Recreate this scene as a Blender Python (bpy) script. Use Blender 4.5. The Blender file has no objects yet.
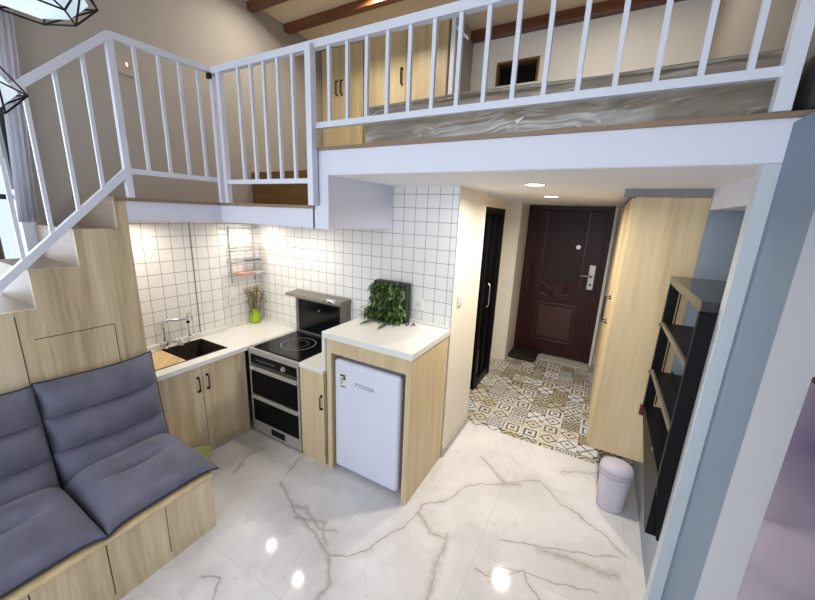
import bpy, bmesh, math, random
from mathutils import Vector, Matrix
random.seed(7)
PI = math.pi
S = bpy.context.scene
C = S.collection

# ------------------------------------------------------------------ camera
RT = Vector((0.86977209, 0.49185136, 0.03973344))
UP = Vector((-0.15049323, 0.18771627, 0.97062577))
FW = Vector((-0.469945, 0.85020282, -0.23729067))
CAM = Vector((3.13425, -2.39087, 1.98207))
cam = bpy.data.cameras.new('camera')
co = bpy.data.objects.new('camera', cam); C.objects.link(co)
m = Matrix((RT, UP, -FW)).transposed().to_4x4(); m.translation = CAM
co.matrix_world = m
cam.sensor_fit = 'HORIZONTAL'; cam.sensor_width = 36
cam.lens = 345.81 * 36 / 815
cam.clip_start = 0.02
S.camera = co

# ------------------------------------------------------------------ world, exposure
S.view_settings.view_transform = 'Standard'
S.view_settings.look = 'None'
S.view_settings.gamma = 1
S.view_settings.exposure = 0.6
w = bpy.data.worlds.new('world'); S.world = w; w.use_nodes = True
bg = w.node_tree.nodes['Background']
bg.inputs[0].default_value = (0.72, 0.84, 1.0, 1)
bg.inputs[1].default_value = 0.75

# ------------------------------------------------------------------ daylight through the windows
def area(name, loc, rot, sx, sy, power, col, spread=None):
    l = bpy.data.lights.new(name, 'AREA'); l.shape = 'RECTANGLE'; l.size = sx; l.size_y = sy
    l.energy = power; l.color = col
    if spread: l.spread = spread
    o = bpy.data.objects.new(name, l); C.objects.link(o); o.location = loc; o.rotation_euler = rot
    return o
area('daylight_front_window', (1.8, -4.7, 2.0), (PI/2, 0, 0), 3.2, 2.6, 52, (0.80, 0.88, 1.0))
area('daylight_left_window', (-0.35, -2.5, 2.1), (0, -PI/2, 0), 1.6, 1.5, 15, (0.80, 0.88, 1.0))

# ------------------------------------------------------------------ helpers
def tag(o, label=None, cat=None, group=None, kind=None):
    if label: o['label'] = label
    if cat: o['category'] = cat
    if group: o['group'] = group
    if kind: o['kind'] = kind
    return o
def wloc(p):
    v = Vector((0, 0, 0))
    while p is not None:
        v += p.location; p = p.parent
    return v
def thing(name, loc, label, cat, group=None):
    o = bpy.data.objects.new(name, None); C.objects.link(o); o.location = loc
    o.empty_display_size = .05
    return tag(o, label, cat, group)
def obj(name, bm, mat, parent=None, smooth=False, base=None):
    """bm is in world coordinates; the object's origin goes to its own base (or its parent's)"""
    bmesh.ops.recalc_face_normals(bm, faces=bm.faces)
    me = bpy.data.meshes.new(name); bm.to_mesh(me); bm.free()
    o = bpy.data.objects.new(name, me); C.objects.link(o)
    if parent is not None:
        off = wloc(parent); o.parent = parent
        me.transform(Matrix.Translation(-off))
    else:
        if base is None:
            xs = [v.co for v in me.vertices]
            base = Vector(((min(p.x for p in xs)+max(p.x for p in xs))/2, (min(p.y for p in xs)+max(p.y for p in xs))/2, min(p.z for p in xs)))
        base = Vector(base)
        me.transform(Matrix.Translation(-base)); o.location = base
    for mm in (mat if isinstance(mat, (list, tuple)) else [mat]): me.materials.append(mm)
    if smooth:
        for p in me.polygons: p.use_smooth = True
    return o
def B(): return bmesh.new()
def box(bm, x0, x1, y0, y1, z0, z1, bev=0, seg=2, mi=0):
    r = bmesh.ops.create_cube(bm, size=1)
    vs = r['verts']
    for v in vs:
        v.co = Vector(((x0+x1)/2+v.co.x*(x1-x0), (y0+y1)/2+v.co.y*(y1-y0), (z0+z1)/2+v.co.z*(z1-z0)))
    fs = set(f for v in vs for f in v.link_faces)
    for f in fs: f.material_index = mi
    if bev > 0:
        es = list(set(e for v in vs for e in v.link_edges))
        bmesh.ops.bevel(bm, geom=es, offset=bev, segments=seg, affect='EDGES', profile=.5)
    return bm
def bx(*a, **k): return box(B(), *a, **k)
def tube(bm, pts, r, n=8, closed=False, square=False, rs=None):
    pts = [Vector(p) for p in pts]
    if square: n = 4
    rings = []
    N = len(pts)
    prev = None
    for i, p in enumerate(pts):
        if closed: d = pts[(i+1) % N]-pts[i-1]
        else: d = pts[min(i+1, N-1)]-pts[max(i-1, 0)]
        d.normalize()
        if prev is None:
            a = Vector((0, 0, 1)) if abs(d.z) < .9 else Vector((1, 0, 0))
        else: a = prev
        u = (a-d*a.dot(d)).normalized(); vv = d.cross(u); prev = u
        rr = rs[i] if rs else r
        k = 1.0
        if 0 < i < N-1 and not closed:
            d1 = (pts[i]-pts[i-1]).normalized(); d2 = (pts[i+1]-pts[i]).normalized()
            k = 1
        off = PI/4 if square else 0
        if square: rr = rr*1.4142
        rings.append([bm.verts.new(p+(u*math.cos(off+2*PI*j/n)+vv*math.sin(off+2*PI*j/n))*rr*k) for j in range(n)])
    R = N if closed else N-1
    for i in range(R):
        a, b = rings[i], rings[(i+1) % N]
        for j in range(n): bm.faces.new((a[j], a[(j+1) % n], b[(j+1) % n], b[j]))
    if not closed:
        bm.faces.new(rings[0]); bm.faces.new(rings[-1][::-1])
    return bm
def lathe(bm, prof, c, n=24, sx=1, sy=1):
    """prof: list of (r, z)"""
    rings = []
    for r, z in prof:
        rings.append([bm.verts.new((c[0]+max(r, 1e-4)*sx*math.cos(2*PI*j/n), c[1]+max(r, 1e-4)*sy*math.sin(2*PI*j/n), c[2]+z)) for j in range(n)])
    for a, b in zip(rings, rings[1:]):
        for j in range(n): bm.faces.new((a[j], a[(j+1) % n], b[(j+1) % n], b[j]))
    bm.faces.new(rings[0][::-1]); bm.faces.new(rings[-1])
    return bm
def prism(bm, pts, axis, a, b, mi=0):
    """pts: 2-D outline in the two other axes, extruded along axis from a to b"""
    def mk(p, t):
        if axis == 'x': return (t, p[0], p[1])
        if axis == 'y': return (p[0], t, p[1])
        return (p[0], p[1], t)
    A = [bm.verts.new(mk(p, a)) for p in pts]; Bv = [bm.verts.new(mk(p, b)) for p in pts]
    fs = [bm.faces.new(A), bm.faces.new(Bv[::-1])]
    n = len(pts)
    for i in range(n): fs.append(bm.faces.new((A[i], Bv[i], Bv[(i+1) % n], A[(i+1) % n])))
    for f in fs: f.material_index = mi
    return bm
def quad(bm, pts, mi=0):
    f = bm.faces.new([bm.verts.new(p) for p in pts]); f.material_index = mi; return bm

# ------------------------------------------------------------------ materials
class NT:
    def __init__(s, name):
        s.m = bpy.data.materials.new(name); s.m.use_nodes = True
        s.t = s.m.node_tree; s.n = s.t.nodes; s.b = s.n['Principled BSDF']
    def new(s, ty, **k):
        x = s.n.new(ty)
        for a, b in k.items(): setattr(x, a, b)
        return x
    def link(s, a, b): s.t.links.new(a, b)
    def put(s, sock, v):
        if isinstance(v, bpy.types.NodeSocket): s.link(v, sock)
        elif v is not None: sock.default_value = v
    def M(s, op, a, b=None, c=None, clamp=False):
        x = s.new('ShaderNodeMath', operation=op, use_clamp=clamp)
        s.put(x.inputs[0], a); s.put(x.inputs[1], b); s.put(x.inputs[2], c)
        return x.outputs[0]
    def V(s, op, a, b=None, sc=None):
        x = s.new('ShaderNodeVectorMath', operation=op)
        s.put(x.inputs[0], a)
        if b is not None: s.put(x.inputs[1], b)
        if sc is not None: s.put(x.inputs['Scale'], sc)
        return x.outputs['Value'] if op in ('DOT_PRODUCT', 'LENGTH', 'DISTANCE') else x.outputs[0]
    def mix(s, f, a, b, mode='MIX'):
        x = s.new('ShaderNodeMix', data_type='RGBA', blend_type=mode)
        s.put(x.inputs[0], f); s.put(x.inputs[6], a); s.put(x.inputs[7], b)
        return x.outputs[2]
    def pos(s): return s.new('ShaderNodeTexCoord').outputs['Object']
    def geo(s): return s.new('ShaderNodeNewGeometry').outputs['Position']
    def noise(s, v, scale=5, detail=2, rough=.5, color=False):
        x = s.new('ShaderNodeTexNoise'); s.put(x.inputs['Vector'], v)
        x.inputs['Scale'].default_value = scale; x.inputs['Detail'].default_value = detail; x.inputs['Roughness'].default_value = rough
        return x.outputs['Color'] if color else x.outputs[0]
    def ramp(s, v, stops):
        x = s.new('ShaderNodeValToRGB'); s.put(x.inputs[0], v)
        e = x.color_ramp.elements
        while len(e) < len(stops): e.new(.5)
        for i, (p, c) in enumerate(stops): e[i].position = p; e[i].color = c4(c)
        return x.outputs[0]
    def sep(s, v):
        x = s.new('ShaderNodeSeparateXYZ'); s.put(x.inputs[0], v); return x.outputs
    def comb(s, x_, y_, z_):
        x = s.new('ShaderNodeCombineXYZ')
        for i, v in enumerate((x_, y_, z_)): s.put(x.inputs[i], v)
        return x.outputs[0]
    def bump(s, h, dist=.01, strength=.5):
        x = s.new('ShaderNodeBump'); s.put(x.inputs['Height'], h); x.inputs['Distance'].default_value = dist; x.inputs['Strength'].default_value = strength
        s.link(x.outputs[0], s.b.inputs['Normal'])
    def fin(s, col=None, rough=.5, metal=0, spec=None, **k):
        if col is not None:
            s.put(s.b.inputs['Base Color'], c4(col) if isinstance(col, (tuple, list)) else col)
        s.put(s.b.inputs['Roughness'], rough); s.b.inputs['Metallic'].default_value = metal
        if spec is not None: s.b.inputs['Specular IOR Level'].default_value = spec
        for a, b in k.items(): s.put(s.b.inputs[a], b)
        return s.m
def c4(c): return (c[0], c[1], c[2], 1) if len(c) == 3 else c
def lin(r, g, b):
    f = lambda v: ((v/255+.055)/1.055)**2.4 if v > 10 else v/255/12.92
    return (f(r), f(g), f(b))

def plain(name, col, rough=.5, metal=0, var=.06, scale=6, spec=None, bump=0):
    t = NT(name); p = t.pos(); n = t.noise(p, scale, 3)
    a = tuple(v*(1-var) for v in col); b = tuple(min(1, v*(1+var)) for v in col)
    c = t.ramp(n, [(.3, a), (.7, b)])
    if bump: t.bump(t.noise(p, scale*20, 2), bump, .4)
    return t.fin(c, rough, metal, spec)
def emis(name, col, st):
    t = NT(name); t.b.inputs['Emission Color'].default_value = c4(col); t.b.inputs['Emission Strength'].default_value = st
    return t.fin(col, .4)
def wood(name, dark, mid, light, plank=.1, plank_amt=.5, rough=.42, horiz=False, scale=1):
    t = NT(name); p = t.geo(); x, y, z = t.sep(p)
    h = t.M('ADD', x, t.M('MULTIPLY', y, 1.0))          # runs across the grain on x- and y-facing boards alike
    g = z
    if horiz: h, g = t.M('ADD', z, t.M('MULTIPLY', y, 1.0)), x
    wob = t.M('MULTIPLY', t.noise(t.comb(t.M('MULTIPLY', h, 2), t.M('MULTIPLY', g, 1.2), 0), 1.5, 2), .06)
    hh = t.M('ADD', h, wob)
    st = t.noise(t.comb(t.M('MULTIPLY', hh, 22*scale), t.M('MULTIPLY', g, 1.1*scale), 3), 1, 5, .62)
    fine = t.noise(t.comb(t.M('MULTIPLY', hh, 160), t.M('MULTIPLY', g, 5), 7), 1, 2, .5)
    idx = t.M('FLOOR', t.M('DIVIDE', h, plank))
    wn = t.new('ShaderNodeTexWhiteNoise', noise_dimensions='2D')
    t.link(t.comb(idx, t.M('FLOOR', t.M('DIVIDE', t.M('ADD', g, t.M('MULTIPLY', idx, .37)), 5.9)), 0), wn.inputs[0])
    v = t.M('ADD', t.M('MULTIPLY', st, .8), t.M('MULTIPLY', fine, .2))
    v = t.M('ADD', v, t.M('MULTIPLY', t.M('SUBTRACT', wn.outputs[0], .5), plank_amt*.4))
    c = t.ramp(v, [(.3, dark), (.5, mid), (.72, light)])
    t.bump(fine, .001, .2)
    return t.fin(c, rough)

M = {}
M['oak'] = wood('oak', lin(172, 150, 118), lin(198, 178, 144), lin(216, 200, 170), .11, .55)
M['oak_bench'] = wood('oak_bench', lin(192, 170, 134), lin(214, 195, 160), lin(228, 212, 182), .13, .6)
M['oak_smooth'] = wood('oak_smooth', lin(192, 168, 128), lin(212, 190, 150), lin(224, 206, 170), .5, .2, scale=.5)
M['oak_pale'] = wood('oak_pale', lin(198, 180, 148), lin(214, 198, 168), lin(226, 212, 186), .2, .2, scale=.7)
M['oak_gold'] = wood('oak_gold', lin(172, 150, 112), lin(192, 172, 132), lin(206, 190, 152), .2, .3, scale=.7)
M['oak_tread'] = wood('oak_tread', lin(124, 104, 86), lin(142, 122, 102), lin(156, 136, 114), .4, .3, horiz=True)
M['beam'] = wood('beam', lin(70, 38, 22), lin(98, 56, 34), lin(120, 72, 44), .4, .2, rough=.35, horiz=True)
M['riser'] = wood('riser', lin(96, 68, 30), lin(112, 82, 38), lin(124, 92, 46), .4, .2, horiz=True)
M['board'] = wood('cutting_board', lin(196, 160, 114), lin(212, 180, 134), lin(224, 196, 152), .05, .7)
M['trimwood'] = plain('trim_wood', lin(140, 116, 92), .5)
M['white_wall'] = plain('white_wall', lin(226, 222, 212), .7, var=.015)
M['cream_wall'] = plain('cream_wall', lin(232, 226, 214), .75, var=.015)
M['grey_wall'] = plain('grey_wall', lin(164, 157, 150), .8, var=.02)
M['fascia'] = plain('fascia_white', lin(222, 224, 236), .6, var=.01)
M['soffit'] = plain('soffit_white', lin(238, 238, 240), .7, var=.01)
M['blue_wall'] = plain('blue_wall', lin(146, 158, 170), .6, var=.02)
M['blue_band'] = plain('blue_band', lin(120, 138, 160), .6, var=.02)
M['lilac_wall'] = plain('lilac_wall', lin(180, 186, 200), .6, var=.01)
M['ceiling'] = plain('ceiling_cream', lin(222, 208, 180), .8, var=.02)
M['white_metal'] = plain('white_metal', lin(218, 222, 234), .35, var=.01)
M['quartz'] = plain('quartz_top', lin(232, 230, 224), .22, var=.02, scale=60)
M['black'] = plain('black_metal', (.005, .005, .006), .45, 0, .1, spec=.2)
M['oven_glass'] = plain('oven_glass', (.003, .003, .004), .35, 0, .05, spec=.1)
M['black_matt'] = plain('black_matt', (.02, .02, .022), .6, 0, .1)
M['handle'] = plain('dark_bronze', (.02, .016, .014), .35, .6, .1)
M['chrome'] = plain('chrome', (.75, .75, .76), .15, 1, .03)
M['steel'] = plain('brushed_steel', lin(190, 188, 182), .35, .45, .05, scale=40)
M['dark_steel'] = plain('dark_steel', lin(126, 122, 112), .4, .5, .08, scale=30)
M['black_glass'] = plain('black_glass', (.004, .004, .005), .12, 0, .05, spec=.25)
M['sink'] = plain('sink_steel', lin(66, 58, 48), .5, .3, .08)
M['fridge'] = plain('fridge_white', lin(222, 224, 238), .3, var=.01)
M['plastic'] = plain('white_plastic', lin(228, 226, 220), .4, var=.01)
M['bin'] = plain('bin_plastic', lin(208, 200, 214), .4, var=.02)
M['grey_print'] = plain('grey_print', lin(120, 122, 134), .5)
M['dark_print'] = plain('dark_print', lin(52, 54, 66), .5)
M['green'] = plain('green_plastic', lin(190, 206, 150), .4, var=.04)
M['vase'] = plain('lime_glass', lin(170, 196, 40), .2, var=.08)
M['dried'] = plain('dried_flowers', lin(148, 128, 62), .8, var=.3, scale=60)
M['stem'] = plain('dry_stem', lin(92, 78, 44), .8)
M['red_bracket'] = plain('red_bracket', lin(96, 24, 28), .4)
M['taupe'] = plain('taupe_plastic', lin(170, 158, 148), .5)
M['pink'] = plain('pink_plastic', lin(226, 150, 132), .4)
M['bluegrey'] = plain('slate_plastic', lin(92, 104, 128), .4)
M['pebble'] = plain('pebble', lin(120, 118, 116), .6, var=.3, scale=80)
M['lamp_warm'] = emis('lamp_warm', (1.0, .9, .74), 9)
M['led'] = emis('led_strip', (1.0, .88, .62), 6)
M['red_led'] = emis('red_led', (1.0, .6, .5), .6)
M['tray'] = plain('black_rubber', (.014, .014, .02), .6, 0, .3, scale=40, bump=.003)
M['bristle'] = plain('mat_bristle', lin(40, 30, 16), .9, 0, .6, scale=50, bump=.004)
M['rack_top'] = plain('smoked_top', lin(58, 58, 56), .2, 0, .05, spec=.45)

# fabric
t = NT('blue_grey_fabric'); p = t.pos()
n1 = t.noise(p, 7, 3); n2 = t.noise(p, 320, 1)
c = t.ramp(t.M('ADD', t.M('MULTIPLY', n1, .7), t.M('MULTIPLY', n2, .3)), [(.35, lin(90, 90, 107)), (.65, lin(109, 109, 129))])
t.bump(t.M('ADD', t.M('MULTIPLY', t.noise(p, 9, 4), 1), t.M('MULTIPLY', n2, .12)), .012, .5)
M['fabric'] = t.fin(c, .85, **{'Sheen Weight': .25})
M['piping'] = plain('dark_piping', lin(50, 50, 64), .8)
# plastic wrapped mattress
t = NT('wrapped_mattress'); p = t.pos()
px_, py_, pz_ = t.sep(p)
q = t.comb(t.M('ADD', t.M('MULTIPLY', px_, 1.1), t.M('MULTIPLY', pz_, -3.0)), py_, t.M('MULTIPLY', pz_, 5))
wn = t.noise(t.V('ADD', q, t.V('MULTIPLY', t.noise(p, 3, 2, color=True), (.5, .5, .5))), 3.2, 2, .45)
c = t.ramp(wn, [(.35, lin(140, 130, 116)), (.62, lin(166, 156, 142))])
t.bump(wn, .06, .8)
M['mattress'] = t.fin(c, .22, 0, .6, **{'Coat Weight': .7, 'Coat Roughness': .08})
# planter leaves
t = NT('leaf_green'); oi = t.noise(t.pos(), 26, 2)
c = t.ramp(oi, [(.32, lin(24, 44, 18)), (.5, lin(62, 88, 38)), (.7, lin(130, 154, 82))])
M['leaf'] = t.fin(c, .45)
t = NT('tree_leaf'); oi = t.noise(t.pos(), 4, 3)
M['tree'] = t.fin(t.ramp(oi, [(.3, lin(40, 60, 30)), (.7, lin(120, 140, 90))]), .7)
M['bark'] = plain('bark', lin(80, 64, 50), .9)
# entry door
t = NT('door_mahogany'); p = t.geo(); x, y, z = t.sep(p)
n = t.noise(t.comb(t.M('MULTIPLY', x, 30), y, t.M('MULTIPLY', z, 2)), 1, 4)
M['door'] = t.fin(t.ramp(n, [(.3, lin(40, 12, 14)), (.7, lin(58, 22, 22))]), .4, 0, .25)
M['door_panel'] = plain('door_panel_dark', lin(44, 26, 26), .45, spec=.25)
M['door_trim'] = plain('door_moulding', lin(66, 32, 32), .35, spec=.4)
# glass
t = NT('window_glass'); M['glass'] = t.fin((1, 1, 1), .02, **{'Transmission Weight': 1.0, 'IOR': 1.05})
t = NT('sheer_curtain')
tr = t.new('ShaderNodeBsdfTranslucent'); tr.inputs[0].default_value = c4(lin(240, 241, 250))
df = t.new('ShaderNodeBsdfDiffuse'); df.inputs[0].default_value = c4(lin(244, 244, 250))
mx = t.new('ShaderNodeMixShader'); mx.inputs[0].default_value = .3
t.link(df.outputs[0], mx.inputs[1]); t.link(tr.outputs[0], mx.inputs[2])
nz = t.noise(t.pos(), 120, 1); bp = t.new('ShaderNodeBump'); t.link(nz, bp.inputs['Height']); bp.inputs['Distance'].default_value = .001
t.link(bp.outputs[0], df.inputs['Normal'])
t.link(mx.outputs[0], t.n['Material Output'].inputs['Surface']); M['curtain'] = t.m
# pendant glass: glows softly, it is lit from inside
t = NT('pendant_glass'); t.b.inputs['Emission Color'].default_value = (.72, .88, 1, 1)
n = t.noise(t.pos(), 6, 1); t.link(t.M('MULTIPLY_ADD', n, .5, .2), t.b.inputs['Emission Strength'])
M['pendant'] = t.fin((.5, .58, .64), .25)
# tv screen; its purple room reflection is put into the base colour
t = NT('tv_screen'); n = t.noise(t.pos(), 3, 2)
M['tv'] = t.fin(t.ramp(n, [(.3, lin(84, 78, 118)), (.7, lin(104, 98, 140))]), .12, 0, 1.0, **{'Coat Weight': .6, 'Coat Roughness': .05})

# tiles on the kitchen walls
t = NT('square_wall_tile'); p = t.geo(); x, y, z = t.sep(p)
def grout(t, c, off, size=.1, w=.0020):
    f = t.M('ABSOLUTE', t.M('SUBTRACT', t.M('FRACT', t.M('DIVIDE', t.M('ADD', c, off), size)), .5))
    return t.M('GREATER_THAN', f, .5-w/size)
geoN = t.new('ShaderNodeNewGeometry'); nx, ny, nz_ = t.sep(geoN.outputs['Normal'])
isx = t.M('GREATER_THAN', t.M('ABSOLUTE', nx), .5)
hc = t.M('ADD', t.M('MULTIPLY', isx, y), t.M('MULTIPLY', t.M('SUBTRACT', 1, isx), x))
g = t.M('MAXIMUM', grout(t, hc, 10.05), grout(t, z, 10.06))
n = t.noise(p, 12, 2)
face = t.mix(n, c4(lin(230, 228, 224)), c4(lin(238, 236, 232)))
c = t.mix(g, face, c4(lin(146, 142, 138)))
bp = t.M('MULTIPLY', g, -1); t.bump(bp, .002, .5)
M['tile'] = t.fin(c, .2)

# marble floor, veins laid where the slabs have them
VE = [([(1.3,-.9),(1.51,-1.02),(1.82,-1.09),(1.96,-1.16),(2.1,-1.28),(2.12,-1.4)],0.021),
 ([(1.51,-1.02),(1.61,-.98),(1.8,-1.05),(1.91,-1.01)],0.030),
 ([(1.62,-1.06),(1.8,-1.0),(1.93,-1.12)],0.023),
 ([(1.97,-1.17),(2.09,-1.11),(2.16,-.99),(2.25,-.8),(2.3,-.61),(2.3,-.53),(2.43,-.39),(2.52,-.17),(2.71,-.03),(2.99,.17)],0.007),
 ([(2.99,.17),(3.15,0),(3.37,-.08),(3.54,-.21)],0.007),
 ([(2.3,-.61),(2.44,-.68),(2.56,-.68)],0.023),
 ([(2.55,-.66),(2.56,-.85),(2.59,-1.03),(2.62,-1.3)],0.034),
 ([(3.07,-.46),(3.22,-.42),(3.49,-.4)],0.038),
 ([(2.84,-.52),(3.06,-.44),(3.51,-.25)],0.008),
 ([(2.77,-.78),(2.87,-.78),(3.02,-.64),(3.05,-.71),(3.12,-.76),(3.3,-.9)],0.008),
 ([(2.85,-.74),(2.9,-.82)],0.034),
 ([(3.11,.38),(3.39,.52)],0.007),
 ([(2.5,.19),(2.56,.13),(2.66,.06),(2.74,0)],0.027),
 ([(2.7,-.03),(2.8,.0),(2.83,.02)],0.038),
 ([(.92,-1.04),(.82,-.84),(.85,-.7)],0.027),
 ([(1.27,-.85),(1.21,-.59)],0.008),
 ([(1.48,-1.62),(1.57,-1.58),(1.7,-1.7)],0.011),
 ([(2.85,-.69),(3.21,-.61),(3.38,-.54)],0.005)]
t = NT('veined_marble'); p = t.geo(); x, y, z = t.sep(p)
p2 = t.comb(x, y, 0)
wv = t.V('SUBTRACT', t.noise(p2, 5.5, 5, .55, color=True), (.5, .5, .5))
pw = t.V('ADD', p2, t.V('MULTIPLY', wv, (.11, .11, 0)))
dm = None; dr_ = None
for pl, wd in VE:
    for a, b in zip(pl, pl[1:]):
        a = Vector((a[0], a[1], 0)); b = Vector((b[0], b[1], 0)); ab = b-a; L2 = ab.dot(ab)
        pa = t.V('SUBTRACT', pw, tuple(a))
        h = t.M('MULTIPLY', t.V('DOT_PRODUCT', pa, tuple(ab)), 1/L2, clamp=True)
        d = t.V('DISTANCE', pa, t.V('SCALE', tuple(ab), sc=h))
        dr_ = d if dr_ is None else t.M('MINIMUM', dr_, d)
        d = t.M('DIVIDE', d, wd)
        dm = d if dm is None else t.M('MINIMUM', dm, d)
brk = t.noise(p2, 26, 5, .75)
vein = t.M('SUBTRACT', 1, t.M('DIVIDE', t.M('ADD', dm, t.M('MULTIPLY', t.M('SUBTRACT', brk, .44), 3.2)), 1.7), clamp=True)
vein = t.M('MULTIPLY', vein, .55)
crisp = t.M('MULTIPLY', t.M('SUBTRACT', 1, t.M('DIVIDE', dr_, t.M('MULTIPLY_ADD', brk, .012, .0005)), clamp=True), .85)
vein = t.M('MAXIMUM', vein, crisp)
halo = t.M('MULTIPLY', t.M('SUBTRACT', 1, t.M('DIVIDE', dm, 9), clamp=True), .16)
vo = t.new('ShaderNodeTexVoronoi', feature='DISTANCE_TO_EDGE'); t.link(t.V('ADD', p2, t.V('MULTIPLY', wv, (.5, .5, 0))), vo.inputs['Vector']); vo.inputs['Scale'].default_value = 1.7
thin = t.M('MULTIPLY', t.M('SUBTRACT', 1, t.M('DIVIDE', vo.outputs['Distance'], .012), clamp=True), t.M('MULTIPLY', t.noise(p2, 3, 2), .35))
cloud = t.noise(t.V('ADD', p2, t.V('MULTIPLY', wv, (.6, .6, 0))), 2.2, 4, .6)
base = t.ramp(cloud, [(.3, lin(210, 208, 210)), (.6, lin(228, 226, 228))])
c = t.mix(t.M('MAXIMUM', t.M('MAXIMUM', vein, halo), thin), base, c4(lin(140, 127, 118)))
jn = t.M('MAXIMUM', grout(t, x, 10-2.735+.4, .8, .0018), grout(t, y, 10+.67+.4, .8, .0018))
c = t.mix(t.M('MULTIPLY', jn, .3), c, c4(lin(150, 146, 142)))
M['marble'] = t.fin(c, .07, 0, .5)

# patterned cement tiles in the hallway
t = NT('patterned_mosaic_tile'); p = t.geo(); x, y, z = t.sep(p)
sz = .165
u = t.M('DIVIDE', t.M('ADD', x, 10), sz); v = t.M('DIVIDE', t.M('ADD', y, 10.03), sz)
iu = t.M('FLOOR', u); iv = t.M('FLOOR', v)
fx = t.M('ABSOLUTE', t.M('SUBTRACT', t.M('FRACT', u), .5)); fy = t.M('ABSOLUTE', t.M('SUBTRACT', t.M('FRACT', v), .5))
def rnd(k):
    wn = t.new('ShaderNodeTexWhiteNoise', noise_dimensions='3D'); t.link(t.comb(iu, iv, k), wn.inputs[0]); return wn.outputs[0]
man = t.M('ADD', fx, fy); che = t.M('MAXIMUM', fx, fy); rad = t.M('SQRT', t.M('ADD', t.M('MULTIPLY', fx, fx), t.M('MULTIPLY', fy, fy)))
ang = t.M('ARCTAN2', fy, fx)
P1 = t.M('GREATER_THAN', t.M('SINE', t.M('MULTIPLY', man, 18.8)), .2)
P2 = t.M('GREATER_THAN', t.M('SINE', t.M('MULTIPLY', che, 25)), .3)
P3 = t.M('GREATER_THAN', t.M('SINE', t.M('ADD', t.M('MULTIPLY', rad, 30), t.M('MULTIPLY', t.M('COSINE', t.M('MULTIPLY', ang, 8)), 1.8))), .1)
P4 = t.M('MAXIMUM', t.M('LESS_THAN', t.M('ABSOLUTE', t.M('SUBTRACT', fx, fy)), .055), t.M('GREATER_THAN', man, .72))
P5 = t.M('MAXIMUM', t.M('LESS_THAN', t.M('ABSOLUTE', t.M('SUBTRACT', man, .42)), .06), t.M('LESS_THAN', rad, .1))
r1 = rnd(1)
def pick(a, b, th): return t.M('ADD', t.M('MULTIPLY', a, t.M('LESS_THAN', r1, th)), t.M('MULTIPLY', b, t.M('GREATER_THAN', r1, th)))
pt = pick(P1, pick(P2, pick(P3, pick(P4, P5, .8), .6), .42), .2)
pt = t.M('MULTIPLY', pt, t.M('GREATER_THAN', t.noise(p, 70, 2), .4))
lc = t.ramp(rnd(2), [(.2, lin(208, 202, 188)), (.5, lin(220, 220, 222)), (.8, lin(184, 174, 150))])
dc = t.ramp(rnd(3), [(.2, lin(52, 48, 46)), (.5, lin(62, 66, 88)), (.75, lin(96, 78, 54)), (.95, lin(84, 92, 78))])
c = t.mix(pt, lc, dc)
gr = t.M('GREATER_THAN', che, .492)
c = t.mix(gr, c, c4(lin(150, 144, 132)))
M['mosaic'] = t.fin(c, .3)

# ================================================================== THE SETTING
def struct(name, bm, mat, parent=None, **k):
    o = obj(name, bm, mat, parent, **k)
    if parent is None: o['kind'] = 'structure'
    return o
ZL, ZLB = 2.335, 2.2      # loft floor top, loft underside
ZW, ZS = 2.02, 1.88       # walkway top, kitchen soffit
XH = 2.2
struct('floor', bx(-.05, 3.75, -4.6, .62, -.05, 0), M['marble'])
struct('floor', bx(1.85, 3.75, .62, 3.1, -.05, 0), M['mosaic'])
# left wall with the window opening (y -3.3..-1.62, z 1.2..3.0)
bm = B(); box(bm, -.12, 0, -1.60, 1.6, 0, 3.85); box(bm, -.12, 0, -4.6, -3.3, 0, 3.85)
box(bm, -.12, 0, -3.3, -1.60, 0, 1.2); box(bm, -.12, 0, -3.3, -1.60, 3.0, 3.85)
struct('wall_left', bm, M['grey_wall'])
bm = B(); box(bm, 0, .012, -.44, 0, .8, ZS); box(bm, 0, .05, -1.34, -.44, .8, ZS)
struct('wall_left_tiles', bm, M['tile'])
struct('trim_15', bx(.05, .054, -.695, -.688, .83, ZS), M['grey_print'])
# tiled kitchen wall and the bathroom block behind it
bm = B(); box(bm, 0, XH, 0, .1, 0, ZLB)
struct('wall_kitchen', bm, M['tile'])
bm = B(); box(bm, XH-.14, XH, .1, .64, 0, ZLB); box(bm, XH-.003, XH+.004, 0, .1, 0, ZLB)
struct('wall_hallway', bm, M['cream_wall'])
bm = B(); box(bm, 1.96, 2.06, .64, 1.86, 2.1, ZLB)
box(bm, 1.8, 1.9, 1.86, 2.4, 0, ZLB)
struct('wall_bathroom', bm, M['cream_wall'])
struct('wall_hallway_end', bx(1.8, 2.13, 2.4, 3.0, 0, ZLB), M['cream_wall'])
bm = B(); box(bm, 1.8, 2.09, 3.0, 3.12, 0, ZLB); box(bm, 2.09, 3.2, 3.06, 3.12, 0, ZLB); box(bm, 3.2, 3.8, 3.0, 3.12, 0, ZLB)
struct('wall_back', bm, M['cream_wall'])
struct('baseboard_hallway', bx(XH+.004, XH+.016, 0.0, .62, 0, .085, bev=.002), plain('baseboard_grey', lin(190, 184, 176), .5))
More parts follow.
